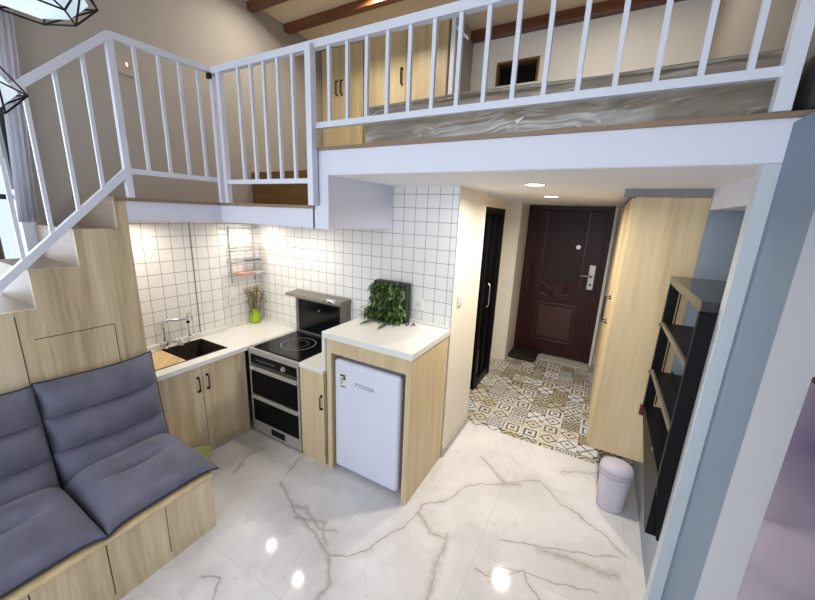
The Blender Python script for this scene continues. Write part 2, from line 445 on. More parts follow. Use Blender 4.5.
# right wall: light blue below, a niche, pilaster, ledge
bm = B(); box(bm, 3.63, 3.8, -.73, 3.0, 0, .84); box(bm, 3.63, 3.8, .24, 3.0, .84, ZLB)
box(bm, 3.92, 3.98, -.73, .34, .78, ZLB); box(bm, 3.8, 3.92, .24, .34, .84, ZLB); box(bm, 3.63, 3.92, -.73, .24, .78, .84)
struct('wall_right', bm, M['blue_wall'])
struct('trim_14', bx(3.632, 3.92, -.68, .24, 2.08, ZLB-.001), M['fascia'])
struct('wall_right_pilaster', bx(3.56, 3.98, -.73, -.67, 0, ZLB-.003), plain('pilaster_paint', lin(196, 202, 206), .6, var=.01))
struct('wall_right_blue', bx(3.605, 3.8, -1.075, -.731, 0, 2.32), M['blue_band'])
struct('wall_right_near', bx(3.592, 3.8, -4.6, -1.075, 0, 2.3), M['lilac_wall'])
bm = B(); box(bm, 3.62, 3.75, -.56, 1.6, ZL, 3.85); box(bm, 3.86, 3.98, -4.6, -.5, 2.3, 3.85)
struct('wall_right_upper', bm, M['grey_wall'])
# ceiling, beams, loft back wall
struct('ceiling', bx(-.1, 4.0, -4.6, 1.65, 3.8, 3.9), M['ceiling'])
for i, y in enumerate((-3.3, -2.45, -1.6, -.75, .05, .47)):
    struct('trim_%d' % (i+1), bx(0, 3.85, y, y+.07, 3.735, 3.8, bev=.004), M['beam'])
struct('trim_7', bx(1.55, 3.7, 1.37, 1.45, 3.715, 3.8, bev=.004), M['beam'])
bm = B()
for a in ((0, 1.93, ZL, 3.85), (2.34, 3.75, ZL, 3.85), (1.93, 2.34, ZL, 3.29), (1.93, 2.34, 3.50, 3.85)):
    box(bm, a[0], a[1], 1.45, 1.55, a[2], a[3])
struct('wall_loft', bm, M['white_wall'])
wn2 = struct('window_2', bx(1.93, 2.34, 1.53, 1.55, 3.29, 3.50), M['black_glass'])
bm = B(); box(bm, 1.93, 1.95, 1.44, 1.53, 3.29, 3.50); box(bm, 2.32, 2.34, 1.44, 1.53, 3.29, 3.50); box(bm, 1.95, 2.32, 1.44, 1.53, 3.48, 3.50)
obj('window_frame', bm, M['riser'], wn2)
struct('wall_loft_left', bx(1.6, 1.66, 1.02, 1.45, ZL, 3.8), M['grey_wall'])
# wall behind the camera, with the big front window opening
bm = B(); box(bm, -.1, .2, -4.7, -4.6, 0, 3.85); box(bm, 3.4, 4.0, -4.7, -4.6, 0, 3.85); box(bm, .2, 3.4, -4.7, -4.6, 0, .7); box(bm, .2, 3.4, -4.7, -4.6, 3.3, 3.85)
struct('wall_front', bm, M['white_wall'])
# loft slab (fascia included), walkway slab
bm = B(); box(bm, 1.512, 3.9, -.73, 0, ZLB, ZL); box(bm, 1.512, 1.64, -.73, 0, ZS, ZLB)
struct('ceiling_loft', bm, M['fascia'])
struct('ceiling_hallway', bx(1.64, 3.98, -.72, 3.1, ZLB-.002, ZLB+.03), M['soffit'])
struct('floor_loft', bx(0, 3.62, 0.001, 1.45, ZLB+.03, ZL), M['oak_tread'])
bm = B(); box(bm, 0, .58, -1.34, -.73, ZS, ZW-.02); box(bm, 0, 1.525, -.73, -.0, ZS, ZW-.02)
struct('floor_walkway', bm, M['fascia'])
bm = B(); prism(bm, [(0, -1.4), (.59, -1.4), (.59, -.74), (1.53, -.74), (1.53, -.001), (0, -.001)], 'z', ZW-.02, ZW)
struct('trim_8', bm, M['trimwood'])
struct('trim_9', bx(1.512, 3.86, -.745, -.60, ZL, ZL+.018, bev=.002), M['trimwood'])
struct('trim_10', bx(0, 1.525, -.012, 0.0, ZW, ZL, bev=.001), M['riser'])
struct('trim_11', bx(3.2, 3.63, .245, .30, 2.15, ZLB-.003), plain('grey_filler', lin(140, 138, 142), .6))

# window on the left wall
win = struct('window_1', bx(-.075, -.069, -3.26, -1.66, 1.24, 2.96), M['glass'])
bm = B(); box(bm, -.11, -.001, -1.66, -1.60, 1.2, 2.04)
obj('lower_jamb', bm, M['white_metal'], win)
bm = B()
for a in ((-3.3, -3.25, 1.2, 3.0), (-1.65, -1.60, 2.04, 3.0), (-2.5, -2.45, 1.2, 3.0)): box(bm, -.1, -.04, *a)
for a in ((1.2, 1.25), (2.95, 3.0), (1.98, 2.01)): box(bm, -.1, -.04, -3.25, -1.67, *a)
obj('window_frame', bm, M['black_matt'], win)

# entry door
X0, X1 = 2.09, 3.2
door = struct('door_1', bx(2.265, 3.13, 2.965, 3.01, .03, 2.13, bev=.003), M['door'])
bm = B(); box(bm, X0, 2.26, 2.94, 3.05, 0, ZLB-.002); box(bm, 3.135, X1, 2.94, 3.05, 0, ZLB-.002); box(bm, 2.26, 3.135, 2.94, 3.05, 2.135, ZLB-.002)
box(bm, 2.262, 2.30, 2.955, 3.0, .03, 2.13)
obj('door_frame', bm, M['door'], door)
def panel_frame(bm, x0, x1, z0, z1, y, w=.02, d=.014):
    box(bm, x0, x1, y-d, y, z1-w, z1, bev=.004); box(bm, x0, x1, y-d, y, z0, z0+w, bev=.004)
    box(bm, x0, x0+w, y-d, y, z0+w, z1-w, bev=.004); box(bm, x1-w, x1, y-d, y, z0+w, z1-w, bev=.004)
    return bm
bm = panel_frame(B(), 2.39, 2.93, .24, .82, 2.966); box(bm, 2.43, 2.89, 2.956, 2.966, .29, .77, bev=.004)
obj('lower_panel', bm, M['door_trim'], door)
bm = B(); box(bm, 2.41, 2.91, 2.958, 2.966, 1.14, 2.1, bev=.004)
obj('upper_panel', bm, M['door_panel'], door)
bm = B(); box(bm, 2.385, 2.41, 2.95, 2.966, 1.06, 2.12, bev=.004); box(bm, 2.91, 2.935, 2.95, 2.966, 1.06, 2.12, bev=.004)
for z, s in ((1.09, 1), (.93, -1)):      # carved scrolls between the panels
    pts = []
    for k in range(25):
        u_ = k/24; x_ = 2.39+u_*.54
        dz = .045*math.exp(-((u_-.5)/.2)**2)*s*-1 + .02*math.sin(u_*PI*6)
        pts.append((x_, 2.958, z+dz))
    tube(bm, pts, .013, 8)
    tube(bm, [(a, b, c_-.035) for a, b, c_ in pts[4:21]], .008, 8)
obj('carved_moulding', bm, M['door_trim'], door)
lk = obj('lock_plate', bx(3.01, 3.09, 2.945, 2.966, 1.08, 1.42, bev=.006), M['steel'], door)
bm = B(); tube(bm, [(3.05, 2.945, 1.27), (3.05, 2.90, 1.27)], .013); tube(bm, [(3.055, 2.9, 1.27), (2.99, 2.895, 1.272), (2.92, 2.9, 1.27)], .011)
obj('lever_handle', bm, M['steel'], lk, smooth=True)
bm = B(); tube(bm, [(3.05, 2.945, 1.15), (3.05, 2.93, 1.15)], .014); obj('keyhole_cover', bm, M['black'], lk)
bm = B(); tube(bm, [(2.835, 2.966, 1.65), (2.835, 2.945, 1.65)], .03, 20); tube(bm, [(2.835, 2.946, 1.65), (2.835, 2.94, 1.65)], .015, 16)
obj('peephole', bm, M['steel'], door, smooth=False)
struct('trim_12', bx(3.2, 3.232, 2.92, 3.0, 0, ZLB-.003), M['white_wall'])
struct('trim_13', bx(2.3, 3.2, 2.72, 2.94, 0, .012, bev=.003), plain('sill_stone', lin(196, 190, 180), .4))

# black framed bathroom door
bd = struct('door_2', bx(2.0, 2.02, .66, 1.84, .02, 2.08), M['black_glass'])
bm = B(); box(bm, 1.98, 2.06, .645, .70, 0, 2.1); box(bm, 1.98, 2.06, 1.8, 1.86, 0, 2.1); box(bm, 1.98, 2.06, .70, 1.8, 2.04, 2.1); box(bm, 1.98, 2.045, 1.28, 1.33, 0, 2.04)
box(bm, 2.02, 2.05, 1.33, 1.8, .0, .1); box(bm, 2.02, 2.045, 1.55, 1.575, .1, 2.04)
obj('door_frame', bm, M['black'], bd)
bm = B(); tube(bm, [(2.06, 1.42, 1.0), (2.085, 1.42, 1.02), (2.085, 1.42, 1.25), (2.06, 1.42, 1.27)], .008)
obj('door_handle', bm, M['chrome'], bd)

# ================================================================== STAIRCASE
st = thing('staircase', (.3, -2.6, 0), 'light oak staircase with stepped closed side panel climbing to the white railed walkway', 'staircase')
H = [(-1.40, 1.835), (-1.606, 1.63), (-1.811, 1.426), (-2.016, 1.22), (-2.221, 1.015), (-2.426, .81), (-2.63, .605), (-2.835, .4), (-3.04, .2)]
outline = [(-1.342, 0), (-1.342, ZW-.021), (-1.40, ZW-.021)]
for i, (y, z) in enumerate(H):
    outline.append((y, z)); nxt = H[i+1][0] if i+1 < len(H) else -3.25
    outline.append((nxt, z))
outline += [(-3.25, 0)]
obj('side_panel', prism(B(), outline, 'x', .56, .58), M['oak'], st)
for i, (y, z) in enumerate(H):
    nxt = H[i+1][0] if i+1 < len(H) else -3.25
    obj('tread', bx(.002, .559, nxt, y, z-.02, z), M['oak_tread'], st)
    top = ZW-.021 if i == 0 else H[i-1][1]-.021
    obj('riser', bx(.002, .559, y, y+.018, z, top), M['oak_tread'], st)
# end board closing the side against the sink run
obj('end_panel', bx(.055, .559, -1.342, -1.335, 0.0, ZS-.002), M['oak'], st)
bm = B(); box(bm, .5801, .584, -1.842, -1.496, .80, 1.26, bev=.0015)
obj('access_door', bm, M['oak'], st)
bm = B()
for a in ((-1.844, -1.494, 1.260, 1.264), ): box(bm, .5785, .5815, *a)
box(bm, .5785, .5815, -1.4955, -1.492, .8, 1.262); box(bm, .5785, .5815, -1.898, -1.894, .8, 1.4)
obj('door_gap', bm, plain('gap_shadow', lin(84, 66, 48), .8), st)

# ================================================================== RAILING
rl = thing('metal_railing', (1.5, -.73, ZL), 'white metal railing with thin bars along the stairs, walkway and loft edge', 'railing')
r = .018
bm = B()
tube(bm, [(.58, -2.6, 1.68), (.58, -1.31, 2.885)], r, square=True)
tube(bm, [(.58, -1.31, 2.885), (.60, -.715, 2.895)], r*.95, square=True)
tube(bm, [(.60, -.735, 2.89), (3.575, -.735, 2.872)], .02, square=True)
obj('top_rail', bm, M['white_metal'], rl)
bm = B()
tube(bm, [(.58, -2.6, .885), (.58, -1.31, 2.175)], r, square=True)
tube(bm, [(.58, -1.31, 2.175), (.58, -.73, 2.18)], r*.85, square=True)
tube(bm, [(.69, -.735, 2.165), (1.55, -.735, 2.165)], r*.8, square=True)
tube(bm, [(1.55, -.735, 2.47), (3.56, -.735, 2.47)], .0155, square=True)
obj('bottom_rail', bm, M['white_metal'], rl)
for (x_, y_, z0, z1, rr) in ((.58, -1.31, ZW, 2.882, .0165), (.61, -.735, ZW, 2.86, .0165), (.69, -.737, ZW, 2.883, .017), (1.55, -.765, ZW, 2.882, .021), (3.562, -.735, ZL+.018, 3.6, .022)):
    obj('post', tube(B(), [(x_, y_, z0), (x_, y_, z1)], rr, square=True), M['white_metal'], rl)
for x_ in (.885, 1.012, 1.132, 1.256, 1.382):
    obj('baluster', tube(B(), [(x_, -.735, 2.165), (x_, -.735, 2.875)], .0095, square=True), M['white_metal'], rl)
x_ = 1.665
while x_ < 3.5:
    obj('baluster', tube(B(), [(x_, -.735, 2.48), (x_, -.735, 2.875)], .0095, square=True), M['white_metal'], rl); x_ += .1285
for y_ in (-1.19, -1.062, -.94, -.821):
    obj('baluster', tube(B(), [(.58, y_, 2.175), (.58, y_, 2.875)], .0085, square=True), M['white_metal'], rl)
y_ = -1.44
while y_ > -2.55:
    zt = 2.885+(y_+1.31)*.935; zb = 2.175+(y_+1.31)*1.0
    obj('baluster', tube(B(), [(.58, y_, zb), (.58, y_, zt)], .0085, square=True), M['white_metal'], rl); y_ -= .126
obj('corner_joint', bx(.60, .635, -.775, -.757, 2.835, 2.87), M['handle'], rl)

# ================================================================== BENCH AND FLOOR SOFAS
bn = thing('storage_bench', (.92, -2.3, 0), 'low oak storage bench with a row of plain doors under the blue-grey sofa cushions', 'bench')
obj('body', bx(.585, 1.222, -3.2, -1.375, .0, .378), M['oak_bench'], bn)
obj('plinth', bx(1.222, 1.24, -3.2, -1.378, 0, .05), M['oak_bench'], bn)
obj('top_edge', bx(.585, 1.262, -3.2, -1.372, .378, .396, bev=.003), M['oak_smooth'], bn)
for k in range(7):
    y1 = -1.378-.265*k
    obj('door', bx(1.223, 1.245, y1-.26, y1, .054, .374, bev=.002), M['oak_bench'], bn)

def pillow(bm, frame, nu, nv, thick, shape):
    """closed pillow; frame(u,v)->(point, normal), shape(u,v)->relative puff of the front"""
    F, K = [], []
    for i in range(nu+1):
        a, b = [], []
        for j in range(nv+1):
            u, v = i/nu, j/nv
            p, n = frame(u, v)
            eu = max(0, 1-abs(2*u-1)**5); ev = max(0, 1-abs(2*v-1)**7)
            e = (eu*ev)**.5
            a.append(bm.verts.new(p+n*(thick*e*shape(u, v)+.006)))
            b.append(bm.verts.new(p-n*(.18*thick*e+.006)))
        F.append(a); K.append(b)
    for i in range(nu):
        for j in range(nv):
            bm.faces.new((F[i][j], F[i+1][j], F[i+1][j+1], F[i][j+1]))
            bm.faces.new((K[i][j], K[i][j+1], K[i+1][j+1], K[i+1][j]))
    for i in range(nu):
        bm.faces.new((F[i][0], K[i][0], K[i+1][0], F[i+1][0])); bm.faces.new((F[i][nv], F[i+1][nv], K[i+1][nv], K[i][nv]))
    for j in range(nv):
        bm.faces.new((F[0][j], F[0][j+1], K[0][j+1], K[0][j])); bm.faces.new((F[nu][j], K[nu][j], K[nu][j+1], F[nu][j+1]))
    return bm
def floor_sofa(y0, y1, label, seed):
    rnd_ = random.Random(seed)
    s = thing('floor_sofa', ((.95), (y0+y1)/2, .39), label, 'floor sofa', 'blue-grey floor sofas on the oak bench')
    W = y1-y0
    def backf(u, v):       # v 0 at the top, 1 at the crease
        y = y0+W*u
        # corners pulled out at the top, waist a little narrower
        y += (u-.5)*.004*math.cos(v*PI)
        z = 1.02-.60*v + .006*math.sin(u*PI*2+seed) + .012*abs(2*u-1)**8*(1-v)
        x = .615+.10*v**1.3
        return Vector((x, y, z)), Vector((.98, 0, .18))
    def bsh(u, v):
        k = (v*3) % 1 if v < .999 else 1
        b = .14+.86*math.sin(PI*min(max(k, 0), 1))**.42
        return b*(1+.05*math.sin(9*u+seed+3*v))
    bk = obj('backrest', pillow(B(), backf, 30, 60, .085, bsh), M['fabric'], s, smooth=True)
    def seatf(u, v):       # v 0 at the back, 1 at the front
        y = y0+W*u
        pinch = abs(2*u-1)**6*abs(v)**8
        x = .72+.505*v+.04*pinch
        z = .423-.004*v
        return Vector((x, y, z)), Vector((0.05, 0, 1))
    def ssh(u, v):
        puff = .78+.28*math.sin(PI*min(1, v*1.15))
        dim = .26*math.exp(-((u-.5)/.24)**2-((v-.42)/.11)**2)
        seam = .34*math.exp(-((v-.46)/.035)**2)*math.exp(-((u-.5)/.28)**4)
        return max(.1, puff*(1.15-.45*v)-dim-seam+.03*math.sin(7*u+seed)*math.sin(5*v))
    ct = obj('seat_cushion', pillow(B(), seatf, 40, 40, .115, ssh), M['fabric'], s, smooth=True)
    def edge(f, n=26):
        L = []
        for k in range(n): L.append(f(k/n, 0)[0])
        for k in range(n): L.append(f(1, k/n)[0])
        for k in range(n): L.append(f(1-k/n, 1)[0])
        for k in range(n): L.append(f(0, 1-k/n)[0])
        return L
    obj('piping', tube(B(), edge(backf), .0075, 6, closed=True), M['piping'], bk)
    obj('piping', tube(B(), edge(seatf), .0065, 6, closed=True), M['piping'], ct)
    return s
floor_sofa(-1.893, -1.345, 'blue-grey quilted floor sofa nearest the sink counter, leaning on the stair panel', 1)
floor_sofa(-2.46, -1.9, 'blue-grey quilted floor sofa cut by the left edge of the photo', 4)

# ================================================================== KITCHEN
def handle_z(x, y, z0, z1, axis, parent, mat='handle', out=.022, r=.005):
    """bow handle standing off the face; axis = outward direction"""
    ax = Vector(axis); p = Vector((x, y, 0))
    pts = [p+Vector((0, 0, z0)), p+ax*out+Vector((0, 0, z0+.006)), p+ax*out+Vector((0, 0, z1-.006)), p+Vector((0, 0, z1))]
    bm = tube(B(), pts, r, 6)
    for z in (z0, z1):
        q = p+ax*.003+Vector((0, 0, z)); tube(bm, [q-ax*.003, q+ax*.004], .011, 10)
    return obj('handle', bm, M[mat], parent)
sc = thing('sink_cabinet', (.3, -1.0, 0), 'oak base cabinet under the sink with two doors and dark bow handles', 'cabinet')
bm = B(); box(bm, .06, .538, -1.33, -1.312, .095, .79); box(bm, .06, .08, -1.312, -.62, .095, .79); box(bm, .08, .538, -1.312, -.62, .095, .113)
box(bm, .08, .538, -.638, -.62, .113, .79)
obj('body', bm, M['oak_bench'], sc)
obj('plinth', box(bx(.06, .53, -1.33, -.99, 0, .094), .06, .53, -.99, -.62, 0, .094), M['oak_bench'], sc)
obj('corner_filler', bx(.538, .556, -.66, -.615, .0, .79), M['oak_bench'], sc)
d1 = obj('door', bx(.538, .56, -1.33, -.998, .095, .79, bev=.002), M['oak_bench'], sc)
d2 = obj('door', bx(.538, .56, -.994, -.662, .095, .79, bev=.002), M['oak_bench'], sc)
handle_z(.56, -1.03, .585, .70, (1, 0, 0), d1); handle_z(.56, -.958, .585, .70, (1, 0, 0), d2)

wt = thing('worktop', (.3, -.6, .795), 'white quartz worktop running from the sink to the hob', 'worktop')
bm = B()   # L top with a cut-out for the sink
box(bm, .05, .105, -1.335, -.44, .795, .83); box(bm, .0125, .105, -.44, -.005, .795, .83)
box(bm, .485, .585, -1.335, -.005, .795, .83)
box(bm, .105, .485, -.72, -.005, .795, .83)
obj('slab', bm, M['quartz'], wt)
bm = B(); box(bm, .0505, .075, -1.335, -.44, .83, .868, bev=.003); box(bm, .0125, .03, -.44, -.02, .83, .86, bev=.003); box(bm, .03, .585, -.022, -.006, .83, .86, bev=.003)
obj('upstand', bm, M['quartz'], wt)

sk = thing('sink', (.3, -1.03, .7), 'dark steel sink set into the white worktop beside the cutting board', 'sink')
bm = B(); box(bm, .106, .484, -1.334, -1.328, .66, .834)
box(bm, .106, .112, -1.328, -.722, .66, .834); box(bm, .478, .484, -1.328, -.722, .66, .834); box(bm, .106, .484, -.728, -.722, .66, .834); box(bm, .112, .478, -1.328, -.728, .66, .668)
obj('basin', bm, M['sink'], sk)
bm = B(); lathe(bm, [(.03, 0), (.03, .004), (.015, .004), (.015, .002)], (.3, -.85, .668), 20)
obj('drain', bm, M['chrome'], sk)
tag(obj('cutting_board', bx(.118, .474, -1.325, -1.055, .812, .836, bev=.004), M['board']), 'wooden board lying over the left half of the sink', 'cutting board')

fc = thing('faucet', (.085, -1.01, .83), 'tall square-bent chrome faucet left of the filter tap behind the sink', 'faucet')
bm = B(); lathe(bm, [(.024, 0), (.024, .006), (.017, .012), (.017, .05), (.014, .055)], (.09, -1.01, .83), 18)
obj('base', bm, M['chrome'], fc, smooth=True)
arc = [(.09, -1.01, .88), (.09, -1.01, 1.03), (.092, -1.0, 1.055), (.10, -.975, 1.063), (.14, -.90, 1.063), (.165, -.86, 1.063), (.17, -.85, 1.055), (.17, -.85, 1.035)]
obj('spout', tube(B(), arc, .0115, 10), M['chrome'], fc, smooth=True)
bm = B(); tube(bm, [(.09, -1.01, .87), (.13, -.98, .885), (.165, -.955, .90)], .008, 8); tube(bm, [(.09, -1.035, .865), (.09, -.985, .865)], .02, 14)
obj('lever', bm, M['chrome'], fc, smooth=True)
obj('nozzle', tube(B(), [(.17, -.85, 1.045), (.17, -.85, 1.025)], .013, 12), M['black'], fc)
ft = thing('filter_tap', (.085, -.80, .83), 'slim chrome filter tap with a curved neck beside the tall faucet', 'tap')
bm = B(); lathe(bm, [(.018, 0), (.018, .008), (.01, .014), (.01, .05)], (.09, -.81, .83), 14); obj('base', bm, M['chrome'], ft, smooth=True)
pts = [(.09, -.81, .87), (.09, -.81, 1.06)]
for k in range(9): a = PI*k/8; pts.append((.09+.035-.035*math.cos(a), -.81+.02*math.sin(a)*0, 1.06+.035*math.sin(a)))
pts.append((.16, -.81, 1.04))
obj('spout', tube(B(), pts, .008, 8), M['chrome'], ft, smooth=True)
obj('lever', tube(B(), [(.09, -.81, .885), (.13, -.79, .90)], .006, 8), M['chrome'], ft, smooth=True)
bm = B(); lathe(bm, [(.022, 0), (.024, .01), (.024, .045), (.012, .055), (.012, .065)], (.13, -.905, .834), 14)
tag(obj('soap_dispenser', bm, plain('clear_plastic', lin(206, 204, 198), .15), smooth=True), 'small pale bottle standing between the two taps', 'bottle')

# integrated stove
sv = thing('integrated_stove', (.9, -.3, 0), 'built-in black and steel stove with glass hob, two drawers and raised rear extractor', 'stove')
obj('body', bx(.595, 1.19, -.585, -.02, .0, .80), M['dark_steel'], sv)
obj('side_frame', box(box(box(B(), .593, .612, -.603, -.585, .03, .80), 1.172, 1.192, -.603, -.585, .03, .80), .593, 1.192, -.605, -.585, .775, .826, bev=.002), M['steel'], sv)
cp = obj('control_panel', bx(.612, 1.172, -.602, -.585, .69, .765, bev=.002), M['black_glass'], sv)
bm = B(); tube(bm, [(1.02, -.602, .727), (1.02, -.61, .727)], .022, 20); tube(bm, [(1.02, -.61, .727), (1.02, -.622, .727)], .014, 16)
obj('knob', bm, M['steel'], cp)
bm = B()
for k in range(7): box(bm, .68+.035*k, .70+.035*k, -.6028, -.602, .722, .732)
obj('control_marks', bm, M['grey_print'], cp)
dd = obj('drawer', bx(.612, 1.172, -.605, -.585, .40, .625, bev=.003), M['oven_glass'], sv)
obj('handle', bx(.612, 1.172, -.622, -.600, .632, .668, bev=.006), M['steel'], dd)
obj('badge', bx(.625, .665, -.6245, -.622, .642, .658), M['plastic'], dd)
dd = obj('drawer', bx(.612, 1.172, -.605, -.585, .135, .355, bev=.003), M['oven_glass'], sv)
obj('handle', bx(.612, 1.172, -.620, -.600, .358, .392, bev=.006), M['steel'], dd)
kp = obj('kick_panel', bx(.612, 1.172, -.603, -.585, .025, .13, bev=.002), M['steel'], sv)
obj('badge', bx(.83, 1.0, -.6045, -.603, .05, .11), M['black'], kp)
hb = obj('hob_glass', bx(.64, 1.195, -.585, -.085, .826, .838, bev=.003), M['black_glass'], sv)
def ring(bm, cx, cy, z, r0, r1, n=48):
    a = [bm.verts.new((cx+r0*math.cos(2*PI*k/n), cy+r0*math.sin(2*PI*k/n), z)) for k in range(n)]
    b = [bm.verts.new((cx+r1*math.cos(2*PI*k/n), cy+r1*math.sin(2*PI*k/n), z)) for k in range(n)]
    for k in range(n): bm.faces.new((a[k], b[k], b[(k+1) % n], a[(k+1) % n]))
bm = B(); ring(bm, .91, -.33, .8386, .145, .153); ring(bm, .91, -.33, .8386, .085, .088)
obj('burner_ring', bm, M['grey_print'], hb)
bm = B(); box(bm, .592, .64, -.585, -.085, .80, .834); obj('hob_edge', bm, M['steel'], sv)
bgd = obj('extractor', bx(.625, 1.235, -.085, -.006, .826, 1.20, bev=.004), M['dark_steel'], sv)
obj('extractor_glass', bx(.665, 1.175, -.0885, -.084, .86, 1.165, bev=.001), M['black_glass'], bgd)
obj('extractor_light', tube(B(), [(.93, -.0885, 1.09), (.93, -.0895, 1.09)], .008, 12), M['steel'], bgd)
bm = B(); prism(bm, [(-.165, 1.205), (-.155, 1.228), (-.006, 1.235), (-.006, 1.198), (-.09, 1.195)], 'x', .575, 1.24)
obj('extractor_hood', bm, M['dark_steel'], bgd)
bm = B(); tube(bm, [(1.05, -.15, 1.222), (1.19, -.15, 1.228)], .018, 12)
obj('hood_roller', bm, M['chrome'], bgd, smooth=True)

nc = thing('narrow_cabinet', (1.32, -.3, 0), 'narrow single-door oak cabinet between the stove and the fridge housing', 'cabinet')
obj('body', bx(1.196, 1.448, -.575, -.02, .07, .795), M['oak_smooth'], nc)
obj('plinth', bx(1.196, 1.448, -.59, -.02, 0, .07), M['oak_smooth'], nc)
nd = obj('door', bx(1.2, 1.446, -.597, -.575, .075, .79, bev=.002), M['oak_smooth'], nc)
handle_z(1.425, -.597, .50, .61, (0, -1, 0), nd)
tag(obj('worktop', bx(1.197, 1.448, -.605, -.005, .796, .832, bev=.002), M['quartz']), 'small white worktop piece between the hob and the taller fridge counter', 'worktop')

fh = thing('fridge_housing', (1.83, -.3, 0), 'oak housing with white waterfall top around the small white fridge', 'cabinet')
obj('side_panel', bx(1.478, 1.52, -.59, -.01, 0, 1.085), M['oak_smooth'], fh)
obj('side_panel', bx(2.155, 2.195, -.6, -.005, 0, 1.095), M['oak_smooth'], fh)
obj('apron', bx(1.52, 2.155, -.59, -.57, .985, 1.095), M['oak_smooth'], fh)
obj('back_panel', bx(1.52, 2.155, -.02, -.008, 0, 1.095), M['oak_smooth'], fh)
bm = B(); box(bm, 1.45, 2.203, -.61, -.005, 1.096, 1.142, bev=.003); box(bm, 1.45, 1.477, -.61, -.005, .836, 1.096)
obj('waterfall_top', bm, M['quartz'], fh)
obj('edge_upstand', bx(1.5, 2.198, -.02, -.004, 1.142, 1.165, bev=.002), M['quartz'], fh)

fr = thing('mini_fridge', (1.83, -.3, 0), 'small white rounded fridge with a paper energy label, inside the oak housing', 'fridge')
obj('body', bx(1.545, 2.09, -.52, -.06, .045, .935, bev=.02, seg=3), M['fridge'], fr, smooth=False)
dr = obj('door', bx(1.54, 2.108, -.585, -.524, .04, .945, bev=.027, seg=5), M['fridge'], fr, smooth=True)
bm = B(); box(bm, 1.59, 1.66, -.5862, -.585, .735, .85)
lb = obj('energy_label', bm, M['plastic'], dr)
bm = B(); box(bm, 1.60, 1.65, -.5868, -.5862, .825, .84); box(bm, 1.63, 1.65, -.5868, -.5862, .80, .822)
for k in range(5): box(bm, 1.60, 1.62+.004*k, -.5868, -.5862, .765+.011*k, .769+.011*k)
box(bm, 1.60, 1.65, -.5868, -.5862, .742, .75)
obj('label_print', bm, M['dark_print'], lb)
def text_mesh(name, s, size, mw, mat, parent):
    cu = bpy.data.curves.new(name, 'FONT'); cu.body = s; cu.size = size; cu.extrude = .0004
    tmp = bpy.data.objects.new(name, cu); C.objects.link(tmp)
    dg = bpy.context.evaluated_depsgraph_get(); dg.update()
    me = bpy.data.meshes.new_from_object(tmp.evaluated_get(dg)); me.transform(mw)
    bpy.data.objects.remove(tmp)
    me.transform(Matrix.Translation(-wloc(parent)))
    o = bpy.data.objects.new(name, me); C.objects.link(o); o.parent = parent
    me.materials.clear(); me.materials.append(mat); return o
text_mesh('lettering', 'PYUUSA', .046, Matrix.Translation((1.735, -.5858, .775)) @ Matrix.Rotation(PI/2, 4, 'X'), M['grey_print'], dr)
for x_ in (1.6, 2.04):
    obj('foot', tube(B(), [(x_, -.49, 0), (x_, -.49, .05)], .018, 12), M['black'], fr)

# vertical planter
pl = thing('leafy_planter', (1.69, -.08, 1.142), 'black square frame full of green trailing leaves on the fridge counter', 'plant')
bm = B(); box(bm, 1.55, 1.855, -.10, -.03, 1.143, 1.462); obj('frame', bm, M['black_matt'], pl)
bm = B()
def leaf(bm, base, d, L, W, droop):
    d = d.normalized(); side = d.cross(Vector((0, 0, 1)))
    if side.length < .1: side = Vector((1, 0, 0))
    side.normalize(); prev = None
    N = 4
    for k in range(N+1):
        f = k/N; c_ = base+d*L*f+Vector((0, 0, -droop*f*f*L)); w_ = W*math.sin(PI*min(.98, .08+f*.92))**.8*.5
        up = side.cross(d)*(.25*w_)
        a = bm.verts.new(c_-side*w_+up); b = bm.verts.new(c_); c2 = bm.verts.new(c_+side*w_+up)
        if prev:
            bm.faces.new((prev[0], prev[1], b, a)); bm.faces.new((prev[1], prev[2], c2, b))
        prev = (a, b, c2)
rg = random.Random(3)
for k in range(520):
    x_ = rg.uniform(1.54, 1.80+.05*rg.random()); z_ = rg.uniform(1.16, 1.455)
    leaf(bm, Vector((x_, -.10, z_)), Vector((rg.uniform(-1, .7), rg.uniform(-1, -.25), rg.uniform(-.5, .7))), rg.uniform(.04, .075), rg.uniform(.018, .034), rg.uniform(.2, 1))
for k in range(60):
    leaf(bm, Vector((1.545, rg.uniform(-.10, -.05), rg.uniform(1.17, 1.42))), Vector((-1, rg.uniform(-.8, .1), rg.uniform(-.3, .6))), rg.uniform(.035, .06), rg.uniform(.015, .024), .6)
for k in range(130):   # skirt trailing onto the counter
    x_ = rg.uniform(1.5, 1.83); z_ = rg.uniform(1.17, 1.25)
    leaf(bm, Vector((x_, rg.uniform(-.16, -.1), z_)), Vector((rg.uniform(-1.1, .3), rg.uniform(-1, -.2), rg.uniform(-.35, .1))), rg.uniform(.05, .085), rg.uniform(.013, .022), .25)
for v_ in bm.verts: v_.co.z = max(v_.co.z, 1.145); v_.co.y = min(v_.co.y, -.028)
obj('foliage', bm, M['leaf'], pl)
for x_, y_, dx in ((1.75, -.21, .09), (1.60, -.2, -.1)):
    bm = B(); leaf(bm, Vector((x_, y_, 1.152)), Vector((dx, -.9, 0)), .14, .035, 0)
    for v_ in bm.verts: v_.co.z = max(v_.co.z, 1.147)
    obj('trailing_leaf', bm, M['leaf'], pl)
for k in range(9):
    bm = B(); bmesh.ops.create_icosphere(bm, subdivisions=1, radius=rg.uniform(.006, .012), matrix=Matrix.Translation((rg.uniform(1.84, 1.95), rg.uniform(-.14, -.06), 1.149)))
    tag(obj('pebble', bm, M['pebble'], smooth=True), 'small grey pebble lying on the counter right of the leafy planter', 'pebble', 'pebbles beside the planter')

